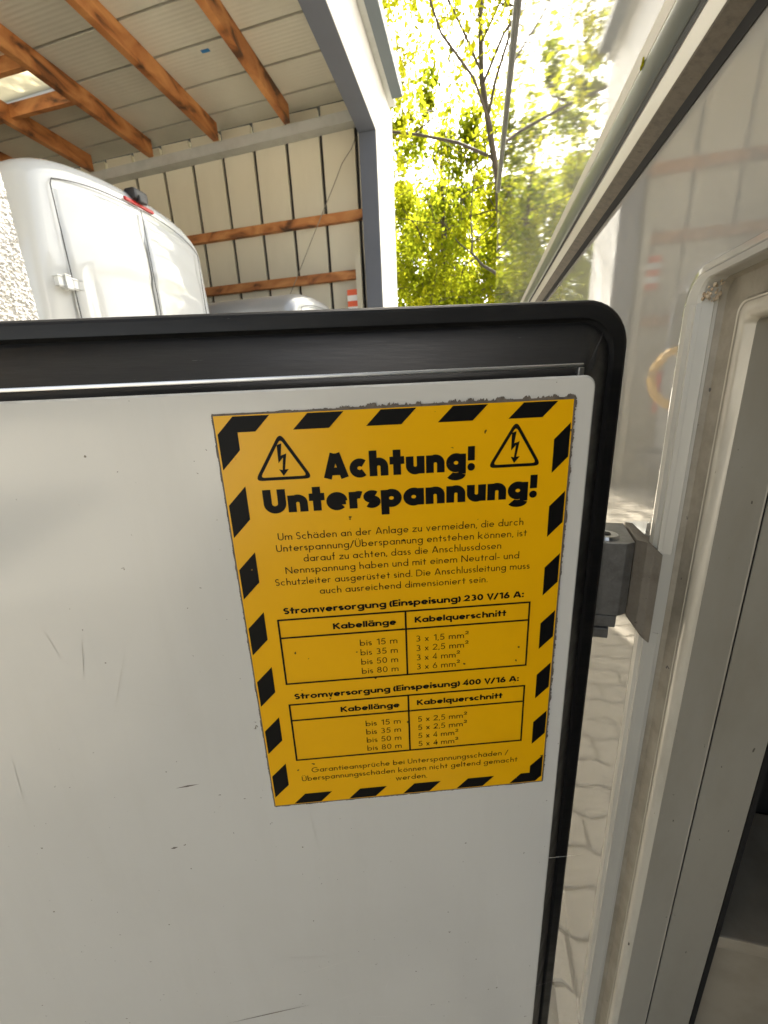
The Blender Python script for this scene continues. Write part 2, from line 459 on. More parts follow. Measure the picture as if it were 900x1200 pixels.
# corner column, edge beam, pale end sheet, gutter
XC0, XC1, YC = -1.520, -1.297, 5.94
box('column', (XC0, YC, 0), (XC1, YC + 0.20, H + 3.199), 'steel_grey', shed, bev=0.004)
box('edge_beam', (XC0, -4.0, H + 3.20), (XC1, YC + 0.20, H + 3.87), 'steel_grey', shed, bev=0.004)
box('fascia', (XC1 + 0.001, -4.0, H + 3.203), (XC1 + 0.008, 7.05, H + 3.93), 'pale', shed)
box('end_wall', (XC0, YC + 0.202, 0), (XC1, 7.05, H + 3.93), 'pale', shed)
box('end_sheet', (XC1 + 0.001, YC + 0.004, 0), (XC1 + 0.008, 7.05, H + 3.20), 'pale', shed)  # thin pale sheet over the column's side, unlike its grey front
box('roof_edge', (XC0, -4.0, H + 3.935), (XC1 + 0.10, 6.9, H + 3.985), 'galv', shed)
bm = bmesh.new()
add_box(bm, (-1.195, -4.0, H + 3.86), (-1.055, 6.62, H + 3.868))
add_box(bm, (-1.062, -4.0, H + 3.869), (-1.055, 6.62, H + 3.99))
add_box(bm, (-1.195, -4.0, H + 3.869), (-1.188, 6.62, H + 3.93))
add_box(bm, (-1.187, 6.612, H + 3.869), (-1.063, 6.62, H + 3.98))
bm_obj('gutter', bm, 'gutter', shed)
box('door_post', (-1.70, 6.10, 0), (-1.62, 6.158, H + 1.93), 'wallpanel', shed)
# small things on the shed
cab = [(-1.60, 6.09, H + 3.23), (-1.66, 6.08, H + 3.12), (-1.74, 6.10, H + 3.06), (-1.80, 6.08, H + 2.98), (-1.95, 6.09, H + 2.74), (-2.2, 6.09, H + 2.35), (-2.45, 6.09, H + 1.95), (-2.7, 6.09, H + 1.55), (-2.95, 6.1, H + 1.2)]
tag(tube('hanging_cable', cab, 0.006, 'cable'), 'thin grey cable running slantwise across the cream shed wall', 'cable')
mb = empty('striped_marker', (-1.76, 6.15, H + 1.2))
for i in range(5):
    box('stripe', (-1.86, 6.145, H + 1.13 + i * 0.075), (-1.71, 6.159, H + 1.13 + (i + 1) * 0.075 - 0.001), 'orange' if i % 2 == 0 else 'white', mb)
tag(mb, 'small board with orange and white stripes on the shed wall beside the grey column', 'marker board')
box('blue_tape', (-3.03, 5.05, ceil_z(-3) - 0.004), (-2.93, 5.09, ceil_z(-3) - 0.001), 'blue', shed)

# ------------------------------------------------------------------ vans in the shed
def make_van(name, label, cx, cy, top, hw, paint, side, length, windows=False, camera=True):
    """rear faces +x, centre line at y = cy; rear surface bowed; returns the root"""
    root = tag(empty(name, (cx - length / 2, cy, 0)), label, 'van')
    def halfw(z):                                # tumblehome
        t = max(0, (z - 0.9) / (top - 0.9))
        return hw * (1 - 0.03 * t - 0.10 * t ** 3)
    def section(inset, zdrop):
        pts = []
        n = 14
        zs = [0.42, 0.6, 0.9, 1.2, 1.5, 1.8, 2.0]
        zs = [0.42 + (top - 0.27 - 0.42) * i / 7 for i in range(8)]
        right = [(halfw(z) - inset, z) for z in zs]
        w1 = halfw(zs[-1]) - inset; z1 = zs[-1]; zt = top - zdrop
        for i in range(1, n + 1):
            a = math.pi / 2 * i / n
            e = 0.72
            right.append((w1 * (math.cos(a) ** e if i < n else 0), z1 + (zt - z1) * math.sin(a) ** e))
        left = [(-a, z) for a, z in right[:-1]][::-1]
        return right + left
    secs = []
    for l, inset, zd in ((0.030, 0.10, 0.10), (0.035, 0.065, 0.065), (0.06, 0.03, 0.03), (0.11, 0.008, 0.008), (0.2, 0, 0), (length * 0.6, 0, 0), (length - 1.6, 0.0, 0.0), (length - 1.1, 0.05, 0.45), (length - 0.2, 0.1, 1.35), (length, 0.2, 1.5)):
        secs.append([Vector((cx - l - (0.10 * (s / hw) ** 2 if l < 0.15 else 0.10 * (s / hw) ** 2 * max(0, 1 - (l - 0.15) * 8)), cy + s, z)) for s, z in section(inset, zd)])
    loft('body', secs, paint, root, caps=True, smooth=True)
    # doors: grid panels standing proud of the rear with a gap between them
    dh = hw - 0.235
    def ztop(s): return top - 0.125 - 0.075 * (abs(s) / dh) ** 3
    crease = top - 0.60
    for sgn in (-1, 1):
        N, Mz = 26, 44
        v, f = [], []
        s0, s1 = (0.006, dh)
        for i in range(N + 1):
            s = s0 + (s1 - s0) * i / N
            for j in range(Mz + 1):
                zt = ztop(s)
                z = 0.55 + (zt - 0.55) * j / Mz
                edge = min((s - s0), (s1 - s), (zt - z), (z - 0.55))
                d = 0.022 * min(1, max(0, edge) / 0.010) ** 0.5 - 0.006
                cz = crease - 0.10 * (s / dh) ** 2
                inner = min((cz - z) / 0.025, (s1 - 0.085 - s) / 0.03 if True else 1, (s - 0.0) / 0.03 + 1)
                d -= 0.014 * min(1, max(0, inner))
                c2 = (z - (top - 0.36 - 0.12 * (s / dh) ** 2)) / 0.03
                d -= 0.012 * min(1, max(0, c2)) 
                xx = cx - 0.026 - 0.10 * (s / hw) ** 2 + d - 0.012 * max(0, (z - 1.9)) ** 2
                v.append((xx, cy + sgn * s, z))
        for i in range(N):
            for j in range(Mz):
                q = (i * (Mz + 1) + j, (i + 1) * (Mz + 1) + j, (i + 1) * (Mz + 1) + j + 1, i * (Mz + 1) + j + 1)
                f.append(q if sgn > 0 else q[::-1])
        door = pyd('rear_door', v, f, paint, root, True)
        if windows:
            wv = []
            for s, z in rrect(0.07, dh - 0.08, top - 0.85, top - 0.22, 0.12, 6):
                wv.append((cx - 0.004 - 0.10 * (s / hw) ** 2, cy + sgn * s, z))
            wf = [tuple(range(len(wv)))] if sgn > 0 else [tuple(range(len(wv)))[::-1]]
            pyd('window', wv, wf, 'glass', door)
            lp = wv + [wv[0]]
            tube('window_frame', lp, 0.018, paint, door, 6)
        gp = [(cx - 0.010 - 0.10 * (dh / hw) ** 2, cy + sgn * (dh + 0.004), 0.55 + (ztop(dh) - 0.03 - 0.55) * i / 8) for i in range(9)]
        gp += [(cx - 0.014 - 0.10 * (s / hw) ** 2 - 0.012 * (ztop(s) - 1.9) ** 2 * (ztop(s) > 1.9), cy + sgn * s, ztop(s) + 0.004) for s in [dh - 0.02 - (dh - 0.02) * i / 12 for i in range(13)]]
        if sgn < 0: gp += [(cx - 0.012 - 0.012 * max(0, z - 1.9) ** 2, cy, z) for z in [ztop(0) - 0.05 - (ztop(0) - 0.6) * i / 8 for i in range(9)]]
        tube('door_gap', gp, 0.0032, 'plastic', door, 5)
        for zh in (top - 0.81, 1.1):
            bm = bmesh.new()
            xs = cx - 0.085
            add_box(bm, (xs - 0.02, cy + sgn * (dh - 0.06), zh), (xs + 0.022, cy + sgn * (dh + 0.10), zh + 0.055), 0.008)
            add_box(bm, (xs - 0.02, cy + sgn * (dh + 0.03), zh - 0.012), (xs + 0.035, cy + sgn * (dh + 0.06), zh + 0.067), 0.006)
            bm_obj('hinge', bm, paint, door)
        box('tail_light', (cx - 0.13, cy + sgn * (hw - 0.11), 1.0), (cx - 0.075, cy + sgn * (hw - 0.02), 1.5), 'red', root, 0.01)
    bm = bmesh.new()
    vs = add_box(bm, (cx - 0.07, cy - 0.14, top - 0.103), (cx - 0.018, cy + 0.14, top - 0.080), 0.008)
    if camera: bm_obj('brake_light', bm, 'red', root)
    else: bm.free()
    bm = bmesh.new()
    if not camera: bm.free()
    else:
     add_box(bm, (cx - 0.09, cy - 0.07, top - 0.070), (cx + 0.01, cy + 0.07, top + 0.005), 0.022)
     add_box(bm, (cx - 0.010, cy - 0.04, top - 0.085), (cx + 0.022, cy + 0.04, top - 0.04), 0.010)
     bm_obj('reversing_camera', bm, 'plastic', root)
    box('bumper', (cx - 0.2, cy - hw + 0.03, 0.36), (cx + 0.06, cy + hw - 0.03, 0.58), 'plastic', root, 0.03)
    # side seam
    for sgn in (-1, 1):
        pts = [(cx - 0.30, cy + sgn * (halfw(z) + 0.001), z) for z in [0.5 + (top - 0.90) * i / 10 for i in range(11)]]
        tube('side_seam', pts, 0.004, 'plastic', root, 5)
        for l in (1.0, length - 0.95):
            v = []
            wl = tag(None, None) if False else None
            loops = []
            for yy, rr in ((0.0, 0.20), (0.0, 0.32), (0.03, 0.345), (0.20, 0.345), (0.22, 0.2)):
                loops.append([(cx - l + rr * math.cos(t * math.pi / 12), cy + sgn * (hw - 0.02 - yy), 0.352 + rr * math.sin(t * math.pi / 12)) for t in range(24)])
            wh = loft('wheel', loops, 'tyre', root, caps=True, smooth=False)
            loops = [[(cx - l + rr * math.cos(t * math.pi / 12), cy + sgn * (hw - 0.018 + yy), 0.352 + rr * math.sin(t * math.pi / 12)) for t in range(24)] for yy, rr in ((-0.01, 0.195), (0.004, 0.19), (0.0, 0.05))]
            loft('rim', loops, 'galv', wh, caps=True)
    return root
VX, VY = -2.52, 3.09
make_van('white_van', 'white panel van with black camera above its red brake light, inside the shed', VX, VY, H + 1.58, 0.92, 'vanwhite', 'vancorner', 5.4)
make_van('silver_van', 'silver van behind the white van, only its roof corner showing above the hatch', -1.80, 5.02, H + 1.16, 0.84, 'silver', 'silver', 4.6, True, False)

# rough plaster wall at the left
def stucco_wall():
    X0, Y1 = -1.60, 1.305
    root = tag(empty('plaster_pillar', (-2.0, 0.8, 0)), 'white roughcast plaster pillar at the left edge in front of the white van', 'pillar')
    ny, nz = 250, 330
    y0, y1, z0, z1 = 0.55, Y1, H + 0.10, H + 1.15
    r = np.random.RandomState(3)
    g = r.rand(ny + 1, nz + 1)
    def blur(a, k):
        for _ in range(k):
            a = (a + np.roll(a, 1, 0) + np.roll(a, -1, 0) + np.roll(a, 1, 1) + np.roll(a, -1, 1)) / 5
        return a
    a = blur(g, 1); a = (a - a.mean()) / a.std()
    dsp = np.clip(a, -1.3, 1.6) * 0.0021
    ys = np.linspace(y0, y1, ny + 1); zs = np.linspace(z0, z1, nz + 1)
    v = [(X0 + dsp[i, j], ys[i], zs[j]) for i in range(ny + 1) for j in range(nz + 1)]
    f = [(i * (nz + 1) + j, (i + 1) * (nz + 1) + j, (i + 1) * (nz + 1) + j + 1, i * (nz + 1) + j + 1) for i in range(ny) for j in range(nz)]
    pyd('plaster_face', v, f, 'stucco', root)
    box('pillar_core', (-2.3, 0.2, 0), (X0 - 0.008, Y1 - 0.002, H + 3.1), 'stucco', root, 0.01)
    return root
stucco_wall()

# hose stand in front of the silver van (seen mirrored in the trailer's flank)
hs = tag(empty('hose_stand', (-1.40, 4.1, 0)), 'steel stand with a coil of yellow hose, mirrored in the trailer flank', 'hose stand')
bm = bmesh.new()
add_box(bm, (-1.42, 4.08, 0.004), (-1.38, 4.12, H + 0.35), 0.004); add_box(bm, (-1.60, 3.9, 0.004), (-1.20, 4.3, 0.019), 0.003)
add_box(bm, (-1.47, 3.95, H + 0.215), (-1.33, 4.079, H + 0.245), 0.006)
bm_obj('post', bm, 'galv', hs)
hp = []
for t in range(0, 24 * 5):
    a = t / 24 * 2 * math.pi
    rr = 0.235 + 0.018 * math.sin(t * 0.7)
    hp.append((-1.40 + rr * math.sin(a), 4.06 - 0.012 * (t / 24), H + 0.04 + rr * math.cos(a)))
tube('hose', hp, 0.017, 'yhose', hs, 7)

# ------------------------------------------------------------------ trees
def make_tree(name, label, x, y, h, seed, nleaf, leaf, spread=0.45, base=0.3, lm='leaf_a', r0=0.16, group=None, lean=(0, 0), kids0=11, hug=1.0, twig=0.010):
    rr = random.Random(seed); nr = np.random.RandomState(seed)
    root = tag(empty(name, (x, y, 0)), label, 'tree', group)
    v, f = [], []; tips = []
    def branch(p, d, length, rad, lvl):
        n = 7 if lvl < 2 else 5
        pts, rs = [p.copy()], [rad]
        dirs = [d.copy()]
        q = p.copy(); dd = d.copy()
        wob = (0.10, 0.22, 0.32, 0.4)[min(lvl, 3)]
        for i in range(n):
            dd = (dd + Vector((rr.gauss(0, wob), rr.gauss(0, wob), rr.gauss(0, wob) + (0.05 if lvl else 0.1)))).normalized()
            q = q + dd * (length / n)
            pts.append(q.copy()); dirs.append(dd.copy())
            rs.append(rad * (1 - 0.72 * (i + 1) / n))
        tube_verts(pts, rs, 6 if lvl < 2 else 4, v, f)
        if lvl >= 2:
            for i in range(1, len(pts)): tips.append((pts[i], length * 0.28))
        if lvl < 3:
            kids = (kids0, 6, 4)[lvl]
            for c in range(kids):
                t = (base + (1 - base) * (c + rr.random() * 0.8) / kids) if lvl == 0 else (0.25 + 0.75 * (c + rr.random()) / kids)
                k = min(int(t * n), n - 1); a = t * n - k
                bp = pts[k].lerp(pts[k + 1], min(a, 1))
                side = Vector((rr.gauss(0, 1), rr.gauss(0, 1), rr.gauss(0.15, 0.35))).normalized()
                nd = (dirs[k] * (0.45 if lvl == 0 else 0.55) + side * 0.85).normalized()
                ln = length * ((spread * (1.15 - 0.6 * t)) if lvl == 0 else rr.uniform(0.38, 0.6))
                branch(bp, nd, ln, max(rs[k] * 0.5, twig * (1 if lvl < 2 else 0.6)), lvl + 1)
    branch(Vector((x, y, -0.05)), Vector((lean[0], lean[1], 1)).normalized(), h, r0, 0)
    pyd('trunk', v, f, 'bark', root, True)
    idx = nr.randint(0, len(tips), nleaf)
    P = np.array([tips[i][0] for i in idx]); S = np.array([tips[i][1] for i in idx])
    clump = nr.normal(0, 1, (len(tips), 3))
    C = P + (clump[idx] * 0.35 + nr.normal(0, 0.55, (nleaf, 3))) * S[:, None] * hug
    A = nr.normal(0, 1, (nleaf, 3)); A /= np.linalg.norm(A, axis=1)[:, None]
    B = np.cross(A, nr.normal(0, 1, (nleaf, 3))); B /= np.linalg.norm(B, axis=1)[:, None]
    sz = leaf * nr.uniform(0.5, 1.2, nleaf)[:, None]
    V = np.stack([C - A * sz, C + B * sz * 0.55 - A * sz * 0.1, C + A * sz, C - B * sz * 0.55 - A * sz * 0.1], 1).reshape(-1, 3)
    me = bpy.data.meshes.new('crown')
    me.vertices.add(4 * nleaf); me.vertices.foreach_set('co', V.astype(np.float32).ravel())
    me.loops.add(4 * nleaf); me.loops.foreach_set('vertex_index', np.arange(4 * nleaf, dtype=np.int32))
    me.polygons.add(nleaf); me.polygons.foreach_set('loop_start', np.arange(0, 4 * nleaf, 4, dtype=np.int32))
    me.polygons.foreach_set('loop_total', np.full(nleaf, 4, dtype=np.int32))
    me.update(); me.validate()
    link('crown', me, lm, root)
    return root
make_tree('broadleaf_tree', 'tall thin tree nearest behind the trailer, bare dark boughs with sparse yellow-green leaves', 1.15, 12.0, 15.0, 11, 25000, 0.080, 0.50, 0.22, 'leaf_a', 0.11, lean=(-0.01, 0), kids0=20, hug=0.5, twig=0.020)
make_tree('broadleaf_tree', 'slender young tree with sparse leaves close to the white end of the shed', -2.9, 13.5, 12.5, 5, 20000, 0.08, 0.48, 0.3, 'leaf_a', 0.09, kids0=15, hug=0.5, twig=0.022)
G = 'trees massed behind the yard'
for i, (tx, ty, th, nl, lm) in enumerate([(-4.6, 19, 10.2, 13000, 'leaf_a'), (-1.4, 18, 9.4, 14000, 'leaf_b'), (1.4, 20, 10.2, 13000, 'leaf_a'), (-7.8, 21, 10.5, 13000, 'leaf_b'),
                                  (-3.0, 24, 11.5, 15000, 'leaf_b'), (0.3, 25, 11.5, 15000, 'leaf_a'), (4.6, 19, 11, 12000, 'leaf_b'), (-11.5, 22, 11, 7000, 'leaf_a')]):
    make_tree('broadleaf_tree', 'dense yellow-green tree in the mass of foliage behind the yard', tx, ty, th, 40 + i, nl, 0.11, 0.42, 0.16, lm, 0.15, G)

# ------------------------------------------------------------------ trailer
D = 0.15                         # flank plane, to the right of the camera
TY0, TY1, TOP, BOT = -3.4, 4.33, H + 1.74, 0.36
trailer = tag(empty('trailer', (1.3, 0.5, 0)), 'glossy white trailer with open service compartment, its flank mirroring shed and trees', 'trailer')
# opening: outer lip of the frame
OY0, OY1, OZ0, OZ1 = -0.72, 0.362, H - 0.80, H + 0.0705
def side_panel():
    bm = bmesh.new()
    outer = [bm.verts.new((D, a, b)) for a, b in ((TY0, BOT), (TY1, BOT), (TY1, TOP), (TY0, TOP))]
    inner = [bm.verts.new((D, a, b)) for a, b in rrect(OY0, OY1, OZ0, OZ1, 0.020, 8)]
    es = []
    for L in (outer, inner):
        for i in range(len(L)): es.append(bm.edges.new((L[i], L[(i + 1) % len(L)])))
    bmesh.ops.triangle_fill(bm, edges=es, use_beauty=True, use_dissolve=False)
    for fc in list(bm.faces):
        c = fc.calc_center_median()
    for fc in bm.faces:
        fc.normal_update()
        if fc.normal.x > 0: fc.normal_flip()
    me = bpy.data.meshes.new('side_panel'); bm.to_mesh(me); bm.free()
    return link('side_panel', me, 'body', trailer)
side_panel()
bm = bmesh.new()
add_box(bm, (D + 0.75, TY0 + 0.002, BOT + 0.002), (D + 2.35, TY1 - 0.002, TOP - 0.002), 0.02)
add_box(bm, (D + 0.003, OY1 + 0.12, BOT + 0.002), (D + 0.748, TY1 - 0.002, TOP - 0.002))
add_box(bm, (D + 0.003, TY0 + 0.002, OZ1 + 0.12), (D + 0.748, OY1 + 0.118, TOP - 0.002))
add_box(bm, (D + 0.003, TY0 + 0.002, BOT + 0.002), (D + 0.748, OY0 - 0.1, OZ1 + 0.118))
bm_obj('body_shell', bm, 'body', trailer)
box('floor_pan', (D + 0.01, TY0 + 0.01, BOT - 0.06), (D + 2.3, TY1 - 0.01, BOT - 0.002), 'plastic', trailer)
for yy in (-1.2, -2.1):
    for xx in (D + 0.22, D + 2.1):
        loops = [[(xx + s, yy + rr * math.cos(t * math.pi / 14), 0.335 + rr * math.sin(t * math.pi / 14)) for t in range(28)] for s, rr in ((-0.11, 0.2), (-0.11, 0.3), (-0.09, 0.33), (0.09, 0.33), (0.11, 0.3), (0.11, 0.2))]
        wh = loft('wheel', loops, 'tyre', trailer, caps=True)
        loops = [[(xx + s, yy + rr * math.cos(t * math.pi / 14), 0.335 + rr * math.sin(t * math.pi / 14)) for t in range(28)] for s, rr in ((-0.112, 0.19), (-0.118, 0.18), (-0.10, 0.05))]
        loft('rim', loops, 'galv', wh, caps=True)
# rails: extrusions along y with a profile in (x, z)
def extrude_y(name, prof, y0, y1, m, parent, smooth=False, closed=True):
    loops = [[(px, yy, H + pz) for px, pz in prof] for yy in (y0, y1)]
    return loft(name, loops, m, parent, closed=closed, caps=closed, smooth=smooth)
RY0, RY1 = TY0, TY1 - 0.01
rail = extrude_y('rub_rail', [(D - 0.0005, 0.2965), (D - 0.0085, 0.2950), (D - 0.0098, 0.2930), (D - 0.0105, 0.2755), (D - 0.006, 0.2740), (D - 0.005, 0.2455), (D - 0.0115, 0.2325), (D - 0.0152, 0.2085), (D - 0.0135, 0.2065), (D - 0.0035, 0.2025), (D - 0.0005, 0.2025)], RY0, RY1, 'rail_alu', trailer)
arc = []
for i in range(13):
    t = i / 12
    a = math.pi * t
    z = 0.2745 - (0.2745 - 0.2475) * (1 - math.cos(a)) / 2
    arc.append((D - 0.0098 + 0.0030 * t - 0.0030 * math.sin(a) ** 0.8, z))
extrude_y('rubber_insert', arc, RY0, RY1 - 0.002, 'rail_rubber', rail, True)
extrude_y('shadow_gap', [(D - 0.0052, 0.2470), (D - 0.0085, 0.2455), (D - 0.0118, 0.2330), (D - 0.0055, 0.2440)], RY0, RY1 - 0.003, 'gap', rail)
extrude_y('rail_underside', [(D - 0.0150, 0.2082), (D - 0.0146, 0.2068), (D - 0.0030, 0.2015), (D - 0.003, 0.2030), (D - 0.0135, 0.2072)], RY0, RY1 - 0.004, 'rail_under', rail)
extrude_y('rail_seal', [(D - 0.0029, 0.2023), (D - 0.0032, 0.2012), (D - 0.0012, 0.1942), (D - 0.0004, 0.1942), (D - 0.0004, 0.2023)], RY0, RY1 - 0.005, 'gap', rail)
rr_ = extrude_y('roof_rail', [(D - 0.001, 1.70), (D - 0.012, 1.70), (D - 0.018, 1.715), (D - 0.018, 1.755), (D - 0.001, 1.765)], TY0, TY1 + 0.01, 'rail_rubber', trailer)
bm = bmesh.new()
for bx_, by_, bz_, br_ in ((0.1385, 0.4935, 0.2745, 0.0022), (0.1382, 0.4962, 0.2733, 0.0018), (0.1380, 0.4920, 0.2760, 0.0017)):
    r = bmesh.ops.create_icosphere(bm, subdivisions=2, radius=br_)
    for v_ in r['verts']: v_.co = Vector((v_.co.x * 0.5 + bx_, v_.co.y * 0.9 + by_ + rng.uniform(-4e-4, 4e-4), v_.co.z * 1.25 + H + bz_ + rng.uniform(-4e-4, 4e-4)))
tag(bm_obj('bud_scale', bm, 'leaf_a', None, True), 'tiny yellow-green bud scale stuck on the dark rubber of the rail', 'bud scale')

# frame of the opening: nested rounded loops in (y, z) with depth in x
frame = empty('hatch_frame', (D, OY1, H)); adopt(frame, trailer)
def oloop(o, xd, r):
    """loop inset by o from the outer lip, at depth x = xd"""
    zo = o * 1.2 if o < 0 else (o * 0.26 if o < 0.0206 else 0.0053 + (o - 0.0206))
    return [Vector((xd, a, b)) for a, b in rrect(OY0 + o, OY1 - o, OZ0 + o, OZ1 - zo, max(r, 0.002), 8)]
def ring(name, spec, m, smooth=False):
    return loft(name, [oloop(*s) for s in spec], m, frame, smooth=smooth)
# pressed flange outside the lip
ring('flange', [(-0.0050, D - 0.0003, 0.024), (-0.0042, D - 0.0016, 0.0235), (-0.001, D - 0.0022, 0.021), (0.0005, D - 0.001, 0.020)], 'body')
ring('lip', [(0.0, D - 0.001, 0.020), (0.002, D - 0.003, 0.019), (0.016, D - 0.0022, 0.012), (0.0185, D - 0.0005, 0.010), (0.0205, D + 0.0085, 0.009)], 'seal')
ring('rebate', [(0.0205, D + 0.0086, 0.009), (0.0225, D + 0.012, 0.009), (0.036, D + 0.0145, 0.008), (0.038, D + 0.0125, 0.007), (0.0395, D + 0.0125, 0.007)], 'frame_dirty')
ring('bead', [(0.0395, D + 0.0126, 0.007), (0.0445, D + 0.0108, 0.006), (0.0485, D + 0.0122, 0.005), (0.0500, D + 0.0175, 0.004)], 'bead', True)
ring('channel_edge', [(0.0372, D + 0.0140, 0.007), (0.0380, D + 0.0119, 0.007), (0.0388, D + 0.0124, 0.007)], 'bead')
ring('reveal', [(0.0500, D + 0.0176, 0.004), (0.0502, D + 0.0422, 0.004), (0.0508, D + 0.0429, 0.004)], 'frame')
ring('reveal_groove', [(0.0508, D + 0.04295, 0.004), (0.0490, D + 0.0431, 0.004), (0.0490, D + 0.0437, 0.004), (0.0508, D + 0.0438, 0.004)], 'gap')  # near-black strip paints in the shade of the groove
ring('inner_reveal', [(0.0508, D + 0.04385, 0.004), (0.0500, D + 0.0448, 0.004), (0.0502, D + 0.082, 0.004)], 'frame')
# grey lip seal on the far jamb, cut away for the hinge, and along the top
def vstrip(name, prof, z0, z1, m):
    n = len(prof)
    loops = []
    for k in range(9):
        z = z0 + (z1 - z0) * k / 8
        loops.append([(px, py, H + z) for px, py in prof])
    return loft(name, loops, m, frame, caps=True)
sp = [(D - 0.0030, 0.3622), (D - 0.0052, 0.3560), (D - 0.0050, 0.3500), (D - 0.0028, 0.3475), (D - 0.0030, 0.3445), (D + 0.0060, 0.3412), (D + 0.0075, 0.3430), (D + 0.0010, 0.3480), (D - 0.0008, 0.3622)]
vstrip('lip_seal', sp, -0.1335, 0.052, 'seal')
vstrip('lip_seal', sp, -0.790, -0.2065, 'seal')
bm = bmesh.new()
for k in range(30):
    c = Vector((D + 0.002 + rng.uniform(-0.003, 0.005), 0.341 + rng.uniform(-0.009, 0.006), H + 0.062 + rng.uniform(-0.010, 0.003)))
    r = bmesh.ops.create_icosphere(bm, subdivisions=2, radius=rng.uniform(0.0007, 0.0017))
    for v_ in r['verts']: v_.co = Vector((v_.co.x * 0.6, v_.co.y * 1.3, v_.co.z)) + c
bm_obj('corner_sealant', bm, 'sealant', frame, True)
# compartment behind the opening
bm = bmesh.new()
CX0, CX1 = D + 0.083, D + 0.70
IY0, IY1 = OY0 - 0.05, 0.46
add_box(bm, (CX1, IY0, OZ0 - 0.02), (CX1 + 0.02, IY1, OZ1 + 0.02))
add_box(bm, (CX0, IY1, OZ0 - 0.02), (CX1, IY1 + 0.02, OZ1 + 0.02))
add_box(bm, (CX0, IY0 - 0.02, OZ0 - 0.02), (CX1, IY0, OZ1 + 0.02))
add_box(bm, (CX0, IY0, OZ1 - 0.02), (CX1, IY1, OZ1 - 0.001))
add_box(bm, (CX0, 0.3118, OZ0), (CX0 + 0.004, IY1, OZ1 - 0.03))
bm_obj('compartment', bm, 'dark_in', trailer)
box('compartment_box', (CX0 + 0.006, 0.328, OZ0 - 0.015), (CX1 - 0.001, IY1 - 0.002, H - 0.5445), 'ledge', trailer, 0.002)
box('compartment_ledge', (CX0 + 0.006, 0.3150, H - 0.534), (CX1 - 0.001, IY1 - 0.002, H - 0.518), 'ledge', trailer, 0.002)

# ------------------------------------------------------------------ hatch
P0 = Vector((-0.1453, 0.2027, 0)); U = Vector((0.96, 0.2799, 0)).normalized(); NN = Vector((-0.2799, 0.96, 0)).normalized()
def hp3(a, n, z): return P0 + U * a + NN * n + Vector((0, 0, H + z))
hatch = tag(empty('access_hatch', hp3(0.26, 0.04, -0.8)), 'open white service hatch with black rubber surround carrying the yellow warning sticker', 'hatch')
PA0, PA1, PZ0, PZ1 = -0.72, 0.2225, -0.76, 0.0068
def hloop(o, n, r):
    return [hp3(a, n, z) for a, z in rrect(PA0 - o, PA1 + (o * 0.89 if o > 0 else o), PZ0 - o, PZ1 + o, r, 10)]
loops = [hloop(-0.0018, 0.0006, 0.006), hloop(-0.0008, 0.0006, 0.007)]
face = pyd('inner_panel', hloop(-0.0012, 0.0006, 0.006), [tuple(range(44))], 'panel', hatch)
loft('panel_edge', [hloop(-0.0012, 0.00061, 0.006), hloop(0.0, 0.0016, 0.007), hloop(0.0, 0.0045, 0.007), hloop(-0.012, 0.0046, 0.003)], 'panel_edge', face)
surround = loft('rubber_surround', [hloop(-0.014, 0.0075, 0.003), hloop(-0.001, 0.0080, 0.007), hloop(0.0335, 0.0400, 0.022)], 'rubber', hatch)
loft('lip_groove', [hloop(0.0335, 0.0401, 0.022), hloop(0.0345, 0.0420, 0.023), hloop(0.0358, 0.0395, 0.0235)], 'gap', surround)
loft('surround_lip', [hloop(0.0358, 0.0394, 0.0235), hloop(0.0366, 0.0384, 0.024), hloop(0.0440, 0.0386, 0.027), hloop(0.0458, 0.0392, 0.028), hloop(0.0470, 0.0405, 0.029), hloop(0.0477, 0.0424, 0.0295), hloop(0.0479, 0.046, 0.030), hloop(0.0465, 0.060, 0.029), hloop(0.02, 0.0605, 0.02)], 'rubber', surround)
pyd('outer_skin', hloop(0.021, 0.0602, 0.02), [tuple(range(44))[::-1]], 'body', hatch)
# aluminium strip above the panel
bm = bmesh.new()
def hbox(bm, a0, a1, n0, n1, z0, z1, bev=0):
    add_box(bm, (a0, n0, z0), (a1, n1, z1), bev, lambda c: hp3(c.x, c.y, c.z))
hbox(bm, PA0, 0.2185, 0.0085, 0.0118, 0.0118, 0.0140, 0.0006)
hbox(bm, 0.2150, 0.2186, 0.0080, 0.0115, 0.0050, 0.0116, 0.0005)
bm_obj('edge_strip', bm, 'alu', hatch)
# cut line where the surround is mitred
pyd('mitre_seam', [hp3(0.2205, 0.0085, 0.0105), hp3(0.2240, 0.0095, 0.0095), hp3(0.2368, 0.0258, 0.0262), hp3(0.2432, 0.0334, 0.0334), hp3(0.2424, 0.0330, 0.0334), hp3(0.2345, 0.0246, 0.0252)], [(0, 1, 2, 5), (5, 2, 3, 4)], 'gap', surround)
